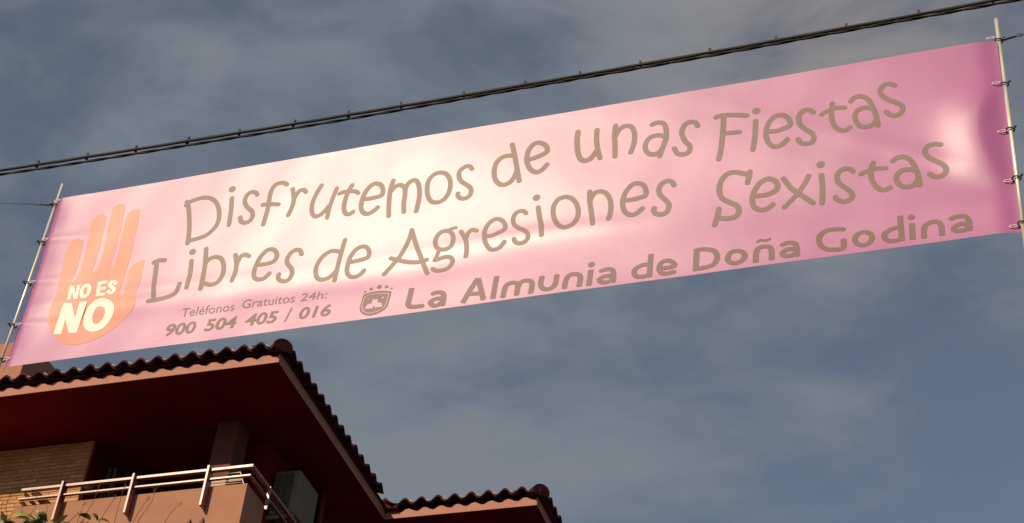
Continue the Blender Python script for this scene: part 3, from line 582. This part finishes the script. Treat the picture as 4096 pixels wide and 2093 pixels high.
# ------------------------------------------------------------------ banner
BX, BY, BZ, BW, BH = -6.80, 8.0, 6.72, 7.02, 1.60
def gauss(x, s): return math.exp(-x*x/(2*s*s))
TIES_L = [8.283, 7.903, 7.506, 7.111, 6.800]; TIES_R = [8.418, 8.006, 7.599, 7.184, 6.816]
def edge_z(u):              # u in metres along, returns bottom z and top z of cloth
    t = u/BW
    top = 8.297*(1-t) + 8.391*t
    bot = 6.716*(1-t) + 6.768*t
    return bot, top
def disp(u, z):             # outward (towards the street, -Y) offset in metres
    b, t = edge_z(u); h = (z-b)/(t-b)
    d = 0.0
    d += 1.6*(-0.045*h + 0.100*0.07*math.log(1+math.exp((h-0.27)/0.07)))
    d += 0.0035*math.sin(u*1.35+0.8)*math.cos(h*2.3+u*0.3)
    d += 0.0020*math.sin(u*3.9+z*2.1)*math.sin(z*4.3+1.0)
    d += 0.0009*math.sin(u*11.0-z*6.0)*math.sin(u*2.3+0.5)
    # horizontal pleat left by folding, about a third up
    d += 0.0050*gauss(h-(0.335+0.012*math.sin(u*2.1)), 0.030)*(0.6+0.4*math.sin(u*1.7+0.3))*min(1, max(0, (4.9-u)))
    d -= 0.0045*gauss(h-(0.255+0.02*math.sin(u*1.3+1)), 0.05)*min(1, max(0, (4.0-u)))
    # creases radiating from the left ties
    for zt in TIES_L[1:4]:
        dz = z-zt; d += 0.006*gauss(dz+0.10*u, 0.02+0.05*u)*math.exp(-u/0.45)
    # cloth pulled back to the poles between ties
    d -= 1.15*0.006*math.log(1+math.exp(min(30, (0.052-u)/0.006)))
    d += (0.010+0.014*math.exp(-((h-0.25)/0.35)**2))*math.exp(-u/0.30)*(0.8+0.2*math.sin(z*9))
    for i in range(4):
        zm = (TIES_L[i]+TIES_L[i+1])/2
        d -= 0.012*math.exp(-(u/0.11)**2)*gauss(z-zm, 0.12)
    ur = BW-u
    d -= 0.020*math.exp(-(ur/0.075)**2)
    # the deep fold near the right pole: swells out, then drops back to the ties
    q = (z-7.60)/0.42; rid = 0.175-0.10*q*q; k = math.exp(-(q/0.85)**4)
    d += 0.032*k*(math.exp(-((ur-rid)/0.20)**2) if ur > rid else math.exp(-((ur-rid)/0.080)**2))
    d += 0.005*gauss(z-7.30-0.55*(ur-0.2), 0.06)*math.exp(-ur/0.8)*(1-math.exp(-ur/0.1))
    d += 0.005*gauss(z-8.00+0.30*(ur-0.2), 0.06)*math.exp(-ur/0.8)*(1-math.exp(-ur/0.1))
    # sagging hem towards the lower right corner
    d -= 0.010*gauss(h, 0.10)*min(1, max(0, (u-3.0)/3.0))
    d += 0.006*gauss(h-0.16, 0.05)*math.exp(-ur/0.5)
    return d
def cx_(u, z):              # the side edges follow the two poles
    xl = -6.833-0.0112*(8.508-z)+0.013; xr = 0.262-0.0197*(8.634-z)-0.012; e = 0.22
    if u < e: return BX+e - (BX+e-xl)*(1-u/e)
    if u > BW-e: return BX+BW-e + (xr-(BX+BW-e))*(u-(BW-e))/e
    return BX+u
banner = empty('street_banner', (BX, BY, BZ), 'long pink lilac fabric banner strung across the street between two upright poles', 'banner')
def cloth_material(name, color, rough=0.46, spec=0.5, var=0.04, ior=1.5):
    m = bpy.data.materials.new(name); m.use_nodes = True
    t = m.node_tree; nd = t.nodes; b = nd['Principled BSDF']
    co = nd.new('ShaderNodeTexCoord')
    n = nd.new('ShaderNodeTexNoise'); n.inputs['Scale'].default_value = 1.3; n.inputs['Detail'].default_value = 5
    t.links.new(co.outputs['Object'], n.inputs['Vector'])
    r = nd.new('ShaderNodeValToRGB'); e = r.color_ramp.elements; e[0].position = .35; e[1].position = .65
    e[0].color = (*[c*(1-var) for c in color], 1); e[1].color = (*[min(1, c*(1+var)) for c in color], 1)
    t.links.new(n.outputs['Fac'], r.inputs['Fac']); t.links.new(r.outputs['Color'], b.inputs['Base Color'])
    b.inputs['IOR'].default_value = ior; b.inputs['Roughness'].default_value = rough; b.inputs['Specular IOR Level'].default_value = spec
    n2 = nd.new('ShaderNodeTexNoise'); n2.inputs['Scale'].default_value = 3.0; n2.inputs['Detail'].default_value = 4
    t.links.new(co.outputs['Object'], n2.inputs['Vector'])
    bp = nd.new('ShaderNodeBump'); bp.inputs['Strength'].default_value = 0.05; bp.inputs['Distance'].default_value = 0.03
    t.links.new(n2.outputs['Fac'], bp.inputs['Height']); t.links.new(bp.outputs['Normal'], b.inputs['Normal'])
    return m
M['banner'] = cloth_material('lilac_vinyl', (0.38, 0.121, 0.30), 0.385, ior=1.60)
M['print_grey'] = cloth_material('grey_brown_print', (0.205, 0.134, 0.130), 0.46, 0.30)
M['print_grey2'] = cloth_material('grey_brown_small_print', (0.195, 0.116, 0.118), 0.46, 0.28)
M['print_orange'] = cloth_material('orange_print', (0.57, 0.165, 0.110), 0.42, 0.5, ior=1.5)
M['print_white'] = cloth_material('white_print', (0.70, 0.70, 0.64), 0.45, ior=1.5)
NU, NV = 420, 96
mb = MB()
us = []
for i in range(NU+1):
    t = i/NU; us.append(BW*(t - 0.12*math.sin(2*math.pi*t)/(2*math.pi)*1.0))
for i in range(NU+1):
    u = us[i]; b, t = edge_z(u)
    for j in range(NV+1):
        z = b+(t-b)*j/NV
        mb.v.append((cx_(u, z), BY-disp(u, z), z))
for i in range(NU):
    for j in range(NV):
        a = i*(NV+1)+j; mb.f.append((a, a+NV+1, a+NV+2, a+1))
me = bpy.data.meshes.new('cloth'); me.from_pydata([(x-BX, y-BY, z-BZ) for x, y, z in mb.v], [], mb.f); me.update()
me.materials.append(M['banner'])
for p in me.polygons: p.use_smooth = True
cloth = link('cloth', me, banner)
def smooth(pts, closed):
    if len(pts) < 3: return pts
    n = len(pts); out = []
    g = (lambda i: pts[i % n]) if closed else (lambda i: pts[max(0, min(n-1, i))])
    for i in range(n if closed else n-1):
        p0, p1, p2, p3 = g(i-1), g(i), g(i+1), g(i+2)
        for s in range(5):
            t = s/5; q = []
            for c in (0, 1):
                q.append(0.5*((2*p1[c]) + (-p0[c]+p2[c])*t + (2*p0[c]-5*p1[c]+4*p2[c]-p3[c])*t*t + (-p0[c]+3*p1[c]-3*p2[c]+p3[c])*t**3))
            out.append(tuple(q))
    if not closed: out.append(pts[-1])
    return out
def disc(c, r, n=16, ry=None):
    return [(c[0]+r*math.cos(2*math.pi*i/n), c[1]+(ry or r)*math.sin(2*math.pi*i/n)) for i in range(n)]
def hull(P_):
    P_ = sorted(set((round(a, 6), round(b, 6)) for a, b in P_))
    def half(L):
        h = []
        for p in L:
            while len(h) > 1 and (h[-1][0]-h[-2][0])*(p[1]-h[-2][1])-(h[-1][1]-h[-2][1])*(p[0]-h[-2][0]) <= 0: h.pop()
            h.append(p)
        return h[:-1]
    return half(P_)+half(P_[::-1])
def stroke_polys(st):
    """convex pieces whose union is the stroke; kinds 0/1 round pen open/closed, 2 dot, 10/11 broad pen with cut ends"""
    w, kind, pts = st[0], st[1], st[2]
    if kind == 2: return [disc(pts[0], w/2, 20)]
    if kind < 2:
        q = smooth(pts, kind == 1); n = len(q); out = []
        for i in range(n if kind == 1 else n-1):
            out.append(hull(disc(q[i], w/2, 14)+disc(q[(i+1) % n], w/2, 14)))
        return out
    hgt = st[3]; closed = kind == 11
    q = smooth(pts, closed) if len(pts) > 2 else pts
    n = len(q); nib = lambda c: disc(c, w/2, 16, hgt/2); out = []
    m_ = n if closed else n-1
    for i in range(m_):
        a, b = q[i], q[(i+1) % n]
        dx, dy = b[0]-a[0], b[1]-a[1]; L = math.hypot(dx, dy)
        if L < 1e-6: continue
        nx, ny = -dy/L, dx/L
        hw = math.hypot(nx*w/2, ny*hgt/2)
        out.append([(a[0]+nx*hw, a[1]+ny*hw), (b[0]+nx*hw, b[1]+ny*hw), (b[0]-nx*hw, b[1]-ny*hw), (a[0]-nx*hw, a[1]-ny*hw)][::-1])
        if closed or 0 < i: out.append(nib(a) if closed or i else nib(a))
    return out
def inside(x, y, b):
    if x < b[0] or x > b[1] or y < b[2] or y > b[3]: return False
    pl = b[4]; c = False; j = len(pl)-1
    for i in range(len(pl)):
        if (pl[i][1] > y) != (pl[j][1] > y) and x < (pl[j][0]-pl[i][0])*(y-pl[i][1])/(pl[j][1]-pl[i][1])+pl[i][0]: c = not c
        j = i
    return c
def fill(polys, offset, verts, faces, grid=0.03):
    """union of polygons, triangulated, laid on the cloth 'offset' metres proud of it"""
    co = []; fs = []
    boxes = [(min(p[0] for p in pl), max(p[0] for p in pl), min(p[1] for p in pl), max(p[1] for p in pl), pl) for pl in polys]
    for pl in polys:
        if sum(pl[i][0]*pl[(i+1) % len(pl)][1]-pl[(i+1) % len(pl)][0]*pl[i][1] for i in range(len(pl))) < 0: pl = pl[::-1]
        n = len(co); co += [Vector(p) for p in pl]; fs.append(list(range(n, n+len(pl))))
    xs_ = [c.x for c in co]; zs_ = [c.y for c in co]
    x = math.floor(min(xs_)/grid)*grid
    while x < max(xs_):
        z = math.floor(min(zs_)/grid)*grid
        while z < max(zs_):
            co.append(Vector((x+0.0007, z+0.0011))); z += grid
        x += grid
    vv, ee, ff, _, _, fo = delaunay_2d_cdt(co, [], fs, 0, 1e-5)
    ff = [t for t in ff if any(inside((vv[t[0]].x+vv[t[1]].x+vv[t[2]].x)/3, (vv[t[0]].y+vv[t[1]].y+vv[t[2]].y)/3, b) for b in boxes)]
    n = len(verts); used = sorted({i for t in ff for i in t}); mp = {k: n+i for i, k in enumerate(used)}
    for k in used:
        u, z = vv[k].x, vv[k].y
        verts.append((u, -disp(u, z+BZ)-offset, z))
    for t in ff: faces.append(tuple(mp[k] for k in t))
def cloth_normal(u, z, e=0.004):
    return Vector((-(disp(u+e, z)-disp(u-e, z))/(2*e), -1.0, -(disp(u, z+e)-disp(u, z-e))/(2*e))).normalized()
def flat_part(name, verts, faces, mat, label=None):
    me = bpy.data.meshes.new(name); me.from_pydata(verts, [], faces); me.update()
    bm = bmesh.new(); bm.from_mesh(me)
    for q in bm.faces:
        if q.normal.y > 0: q.normal_flip()
    bm.to_mesh(me); bm.free()
    me.materials.append(mat)
    for p in me.polygons: p.use_smooth = True
    me.normals_split_custom_set_from_vertices([cloth_normal(q.co.x, q.co.z+BZ) for q in me.vertices])
    o = link(name, me, banner)
    if label: o['label'] = label
    return o
def printed(name, gpolys, mat, label=None, offset=0.0013):
    verts = []; faces = []
    fill(gpolys, offset, verts, faces)
    return flat_part(name, verts, faces, mat, label)
def glyph(g): return [p for st in g for p in stroke_polys(st)]
for g in LINE_TOP + LINE_MIDDLE: printed('letter', glyph(g), M['print_grey'])
for g in LINE_TOWN: printed('letter', glyph(g), M['print_grey2'])
printed('hand_print', [HAND], M['print_orange'], 'orange raised open hand', 0.0012)
for g in [[BIG_N], [SMALL_N]] + [glyph(g) for g in HAND_TEXT]: printed('letter', g, M['print_white'], 'cream slanted letter on the orange hand', 0.0026)
printed('crest', [SHIELD], M['print_grey2'], 'grey shield crest')
for d in CROWN_DOTS: printed('crest_dot', stroke_polys(d), M['print_grey2'])
printed('crest_border', stroke_polys(SHIELD_LINE), M['banner'], None, 0.0026)
printed('crest_castle', [CASTLE], M['banner'], 'pink castle inside the shield crest', 0.0026)
for d in STARS: printed('crest_star', stroke_polys(d), M['banner'], None, 0.0026)
# phone lines: typeset, cut into characters, laid on the cloth
for (txt, p0, adv, up, bold) in WORDS:
    cu = bpy.data.curves.new('text', 'FONT'); cu.body = txt; cu.offset = 0.026 if bold else 0.0
    cu.resolution_u = 4
    to = bpy.data.objects.new('text', cu); COL.objects.link(to)
    bpy.context.view_layer.update()
    ev = to.evaluated_get(bpy.context.evaluated_depsgraph_get()); tm = ev.to_mesh()
    vs = [tuple(q.co) for q in tm.vertices]; fs = [tuple(p.vertices) for p in tm.polygons]
    ev.to_mesh_clear(); bpy.data.objects.remove(to); bpy.data.curves.remove(cu)
    capy = 0.97*max(q[1] for q in vs); minx = min(q[0] for q in vs); maxx = max(q[0] for q in vs)
    spans = sorted((min(vs[i][0] for i in f_), max(vs[i][0] for i in f_), f_) for f_ in fs)
    chars = []; hi = -1e9
    for lo_, h_, f_ in spans:
        if lo_ > hi + 1e-4: chars.append([])
        chars[-1].append(f_); hi = max(hi, h_)
    for ch_ in chars:
        used = sorted({i for f_ in ch_ for i in f_}); mp = {k: i for i, k in enumerate(used)}; verts = []
        for k in used:
            s = (vs[k][0]-minx)/(maxx-minx); h = vs[k][1]/capy
            u = p0[0]+adv[0]*s+up[0]*h; z = p0[1]+adv[1]*s+up[1]*h
            verts.append((u, -disp(u, z+BZ)-0.0013, z))
        flat_part('letter', verts, [tuple(mp[i] for i in f_) for f_ in ch_], M['print_grey2'])

# poles, ties, clips
def pole(x, z0, z1, x2, label):
    p = MB().tube([(x2, BY+0.006, z0), ((x*0.5+x2*0.5)+0.003, BY+0.006, (z0+z1)/2), (x, BY+0.006, z1)], 0.0105 if x < 0 else 0.0135, 14).obj('pole', M['steel'], banner, smooth=True)
    p['label'] = label; return p
pl = pole(-6.833, 6.45, 8.508, -6.856, 'thin steel pole at the left end')
pr = pole(0.262, 6.30, 8.634, 0.216, 'thin steel pole at the right end')
def tie(x, z, sgn, par):
    t = MB()
    pts = [(x + 0.026*math.cos(a), BY+0.006+0.026*math.sin(a), z+0.004*math.sin(2*a)) for a in [i*math.pi/8 for i in range(16)]]
    t.tube(pts, 0.0055, 6, closed=True)
    t.tube([(x-sgn*0.026, BY-0.004, z+0.008), (x-sgn*0.038, BY-0.014, z+0.016)], 0.008, 6)
    t.obj('tie', M['wire'], par, smooth=True)
    e = MB()
    cx = x + sgn*0.050; yy = BY-disp(0.05 if sgn > 0 else BW-0.05, z)-0.006
    pts = [(cx + 0.026*math.cos(a), yy, z-0.004+0.009*math.sin(a)) for a in [i*math.pi/8 for i in range(16)]]
    e.tube(pts, 0.0036, 6, closed=True)
    e.obj('clip', M['plastic'], banner, smooth=True)
for z in TIES_L: tie(-6.836-0.010*(8.3-z), z, 1, pl)
for z in TIES_R: tie(0.262-0.0197*(8.634-z), z, -1, pr)

# support wires
def sagwire(name, pts, r, label, mat):
    o = MB().tube(pts, r, 8).obj(name, mat, None, smooth=True)
    return tag(o, label, 'wire')
wl = [(-6.86 - t*8, BY+0.006, 8.297 + 0.215*t*8 + 0.010*(t*8)**2) for t in [i/16 for i in range(17)]]
sagwire('support_wire', wl, 0.0032, 'thin wire leading left from the left banner pole', M['wire'])
wr = [(0.29 + t*8, BY+0.006, 8.418 + 0.215*t*8 + 0.010*(t*8)**2) for t in [i/16 for i in range(17)]]
sagwire('support_wire', wr, 0.0036, 'thin wire rising right from the right banner pole', M['wire'])
def buckle(x, z, s):
    t = MB().tube([(x, BY-0.004, z), (x+s*0.05, BY, z+0.006), (x+s*0.10, BY+0.004, z+0.018)], [0.010, 0.0085, 0.006], 8)
    t.obj('turnbuckle', M['wire'], banner, smooth=True)
    e = MB(); cx, cz = x+s*0.125, z+0.026
    e.tube([(cx+0.018*math.cos(a), BY+0.006, cz+0.012*math.sin(a)) for a in [i*math.pi/7 for i in range(14)]], 0.0035, 6, closed=True)
    e.obj('ring', M['wire'], banner, smooth=True)
buckle(-6.85, 8.292, -1); buckle(0.27, 8.420, 1)

# ------------------------------------------------------------------ overhead cable
CY = 8.6
CA = empty('overhead_cable', (-4.0, CY, 9.4), 'black bundled overhead cable with small clips crossing above the banner', 'cable')
def cz(x): return 0.0030*x*x + 0.028*x + 9.461
XS = [-14 + 0.07*i for i in range(300)]
CLIPS = [-9.1, -8.62, -8.15, -7.671, -7.185, -6.716, -6.234, -5.755, -5.271, -4.782, -4.324, -3.794, -3.299, -2.839, -2.354, -1.807, -1.3, -0.785, -0.253, 0.28, 0.8, 1.3, 1.8]
def clipd(x):
    d = min(abs(x-c) for c in CLIPS); return min(1.0, d/0.24)
MB().tube([(x, CY, cz(x)+0.012+0.002*math.sin(x*5)) for x in XS], 0.0105, 8).obj('cable_strand', M['cable_grey'], CA, smooth=True)['label'] = 'straight grey top strand'
MB().tube([(x, CY-0.012, cz(x)-0.006-0.004*clipd(x)) for x in XS], 0.0110, 8).obj('cable_strand', M['cable'], CA, smooth=True)
XF = [-14 + 0.03*i for i in range(700)]
low = lambda x: 0.038 - 0.0022*(x+4) + 0.006*math.sin(x*0.9+1.0)+0.003*math.sin(x*2.3)
for ph in (0, math.pi):
    MB().tube([(x, CY-0.004+0.005*math.cos(x*13+ph), cz(x)-low(x)+0.005*math.sin(x*13+ph)) for x in XF], 0.0082, 6).obj('cable_strand', M['cable'], CA, smooth=True)
for i, c in enumerate(CLIPS):
    z = cz(c); k = MB(); tilt = random.uniform(-0.010, 0.012); wd_ = 0.010 if i % 3 else 0.013
    k.v = [(c-wd_, CY-0.010, z-0.02), (c+wd_, CY-0.010, z-0.02), (c+wd_, CY+0.012, z-0.02), (c-wd_, CY+0.012, z-0.02),
           (c-wd_*0.8+tilt, CY-0.008, z+0.052), (c+wd_*0.8+tilt, CY-0.008, z+0.052), (c+wd_*0.8+tilt, CY+0.008, z+0.052), (c-wd_*0.8+tilt, CY+0.008, z+0.052)]
    k.f = [(0,3,2,1),(4,5,6,7),(0,1,5,4),(1,2,6,5),(2,3,7,6),(3,0,4,7)]
    k.obj('clip', M['cable_grey'], CA, bevel=0.002)

# ------------------------------------------------------------------ leafy plant in front of the parapet
T = empty('street_tree', (-9.3, 12.15, G), 'leafy green plant top with arched leaves in front of the balcony parapet', 'tree')
tr = MB().tube([(-9.3, 12.1, G), (-9.25, 12.12, 2), (-9.33, 12.1, 5), (-9.25, 12.12, 7.2), (-9.2, 12.15, 7.95)], [0.11, 0.09, 0.065, 0.035, 0.02], 10)
tr.obj('trunk', M['bark'], T, smooth=True)
br = MB()
tips = [(-9.70, 8.30), (-9.50, 8.22), (-9.36, 8.30), (-9.03, 8.16), (-8.70, 8.12), (-8.62, 8.10)]
for i, (x, z) in enumerate(tips):
    br = MB().tube([(-9.25, 12.12, 7.0+0.1*i), (-9.25*0.5+x*0.5, 12.18, 7.6), (x, 12.2, z-0.05), (x+0.01, 12.2, z)], [0.018, 0.011, 0.006, 0.004], 6)
    br.obj('branch', M['bark'], T, smooth=True)
def leaf_mesh(arch, wdt, L, mat):
    v = []; fc = []; n = 10
    for i in range(n+1):
        t = i/n; ww = wdt*math.sin(math.pi*min(1, t*0.97+0.03))**0.75*(1-0.25*t)
        an = arch*t; x = L*(math.sin(an)/arch); z = -L*((1-math.cos(an))/arch)
        for s in (-1, -0.5, 0, 0.5, 1):
            v.append((x, s*ww, z + 0.18*abs(s)*ww))
    for i in range(n):
        for j in range(4): a = i*5+j; fc.append((a, a+1, a+6, a+5))
    me = bpy.data.meshes.new('leaf'); me.from_pydata(v, [], fc); me.update(); me.materials.append(mat)
    for p in me.polygons: p.use_smooth = True
    return me
LM = [leaf_mesh(1.9, 0.032, 0.17, M['leaf']), leaf_mesh(1.3, 0.036, 0.16, M['leaf_pale']), leaf_mesh(1.6, 0.030, 0.15, M['leaf'])]
tw = worldpos(T)
def leaf(x, z, rx, ry, rz, k, s=1.0, y=12.2):
    o = link('leaf', LM[k], T, Vector((x, y, z))-tw); o.rotation_euler = (rx, ry, rz); o.scale = (s*1.2, s*1.3, s*1.2)
# x, z of leaf base, rotations
leaf(-9.66, 8.30, 1.2, -0.6, 0.2, 1, 1.15); leaf(-9.63, 8.27, 1.0, -0.4, 0.0, 0, 1.2); leaf(-9.78, 8.26, 0.9, -1.0, 2.9, 1, 1.0)
leaf(-9.58, 8.22, 1.2, 0.2, 0.3, 1, 1.0); leaf(-9.60, 8.21, 0.9, -0.1, 2.7, 0, 0.9)
leaf(-9.40, 8.34, 1.4, 0.9, 0.1, 1, 0.95); leaf(-9.37, 8.33, 1.2, 0.5, -0.1, 0, 0.75)
leaf(-9.40, 8.27, 1.5, 1.2, 0.2, 1, 0.8); leaf(-9.10, 8.14, 0.9, -0.7, 0.0, 0, 1.1)
leaf(-8.74, 8.17, 0.9, -0.9, 2.95, 2, 0.85); leaf(-8.74, 8.24, 1.0, 0.4, 0.1, 2, 0.6); leaf(-8.66, 8.15, 1.1, -0.5, 0.1, 2, 0.8)
leaf(-8.86, 8.12, 1.1, -1.2, 0.3, 0, 0.8); leaf(-9.25, 8.19, 0.9, -0.5, 3.0, 0, 0.7)
# hidden lower crown, one mass
mb = MB()
for i in range(900):
    a = random.uniform(0, 2*math.pi); rr = 0.75*math.sqrt(random.random()); zz = random.uniform(6.6, 8.0)
    rr *= 1-0.5*abs((zz-7.2)/0.8)**2
    c = Vector((-9.25+rr*1.1*math.cos(a), 12.0+rr*0.55*math.sin(a), zz)); d = Vector((random.gauss(0,1), random.gauss(0,1), random.gauss(0,0.6))).normalized()
    e = d.cross(Vector((random.gauss(0,1), random.gauss(0,1), random.gauss(0,1)))).normalized()
    n = len(mb.v); mb.v += [tuple(c), tuple(c+d*0.07+e*0.03), tuple(c+d*0.15), tuple(c+d*0.07-e*0.03)]; mb.f.append((n, n+1, n+2, n+3))
me = bpy.data.meshes.new('foliage'); me.from_pydata([tuple(Vector(q)-tw) for q in mb.v], [], mb.f); me.update(); me.materials.append(M['leaf'])
o = link('foliage', me, T); o['kind'] = 'stuff'
# dry twigs
TWIGS = [[(-9.70, 8.05), (-9.77, 8.35), (-9.83, 8.50), (-9.80, 8.62)], [(-9.51, 8.05), (-9.50, 8.30), (-9.47, 8.42), (-9.50, 8.60)], [(-9.50, 8.26), (-9.60, 8.36), (-9.64, 8.5)],
         [(-9.22, 8.1), (-9.30, 8.3), (-9.36, 8.50)], [(-8.93, 8.0), (-8.93, 8.2), (-8.90, 8.42)], [(-8.86, 8.0), (-8.88, 8.2), (-8.80, 8.42), (-8.78, 8.62)],
         [(-8.72, 8.0), (-8.64, 8.28), (-8.56, 8.45)], [(-8.5, 8.0), (-8.50, 8.3), (-8.49, 8.58)], [(-8.28, 7.9), (-8.22, 8.15), (-8.14, 8.36), (-8.13, 8.5)], [(-8.34, 7.9), (-8.26, 8.2), (-8.19, 8.40)],
         [(-7.98, 7.95), (-7.90, 8.18), (-7.82, 8.30)], [(-9.10, 8.12), (-9.0, 8.24), (-8.93, 8.30)], [(-9.86, 8.1), (-9.9, 8.3), (-9.86, 8.52)]]
for tp in TWIGS:
    n = len(tp); b = MB(); pts = [(x, 12.25+0.01*math.sin(i*2+x*5), z) for i, (x, z) in enumerate(tp)]
    b.tube(pts, [0.0042-0.0022*i/(n-1) for i in range(n)], 5)
    x, y, z = pts[-1]
    for k in range(4):
        ox, oz = random.uniform(-0.03, 0.03), random.uniform(-0.05, 0.01)
        b.tube([(x+ox*0.2, y, z-0.04), (x+ox, y, z+oz), (x+ox*1.05, y, z+oz+0.008)], [0.0012, 0.0016, 0.0045], 5)
    b.obj('twig', M['twig'], T)
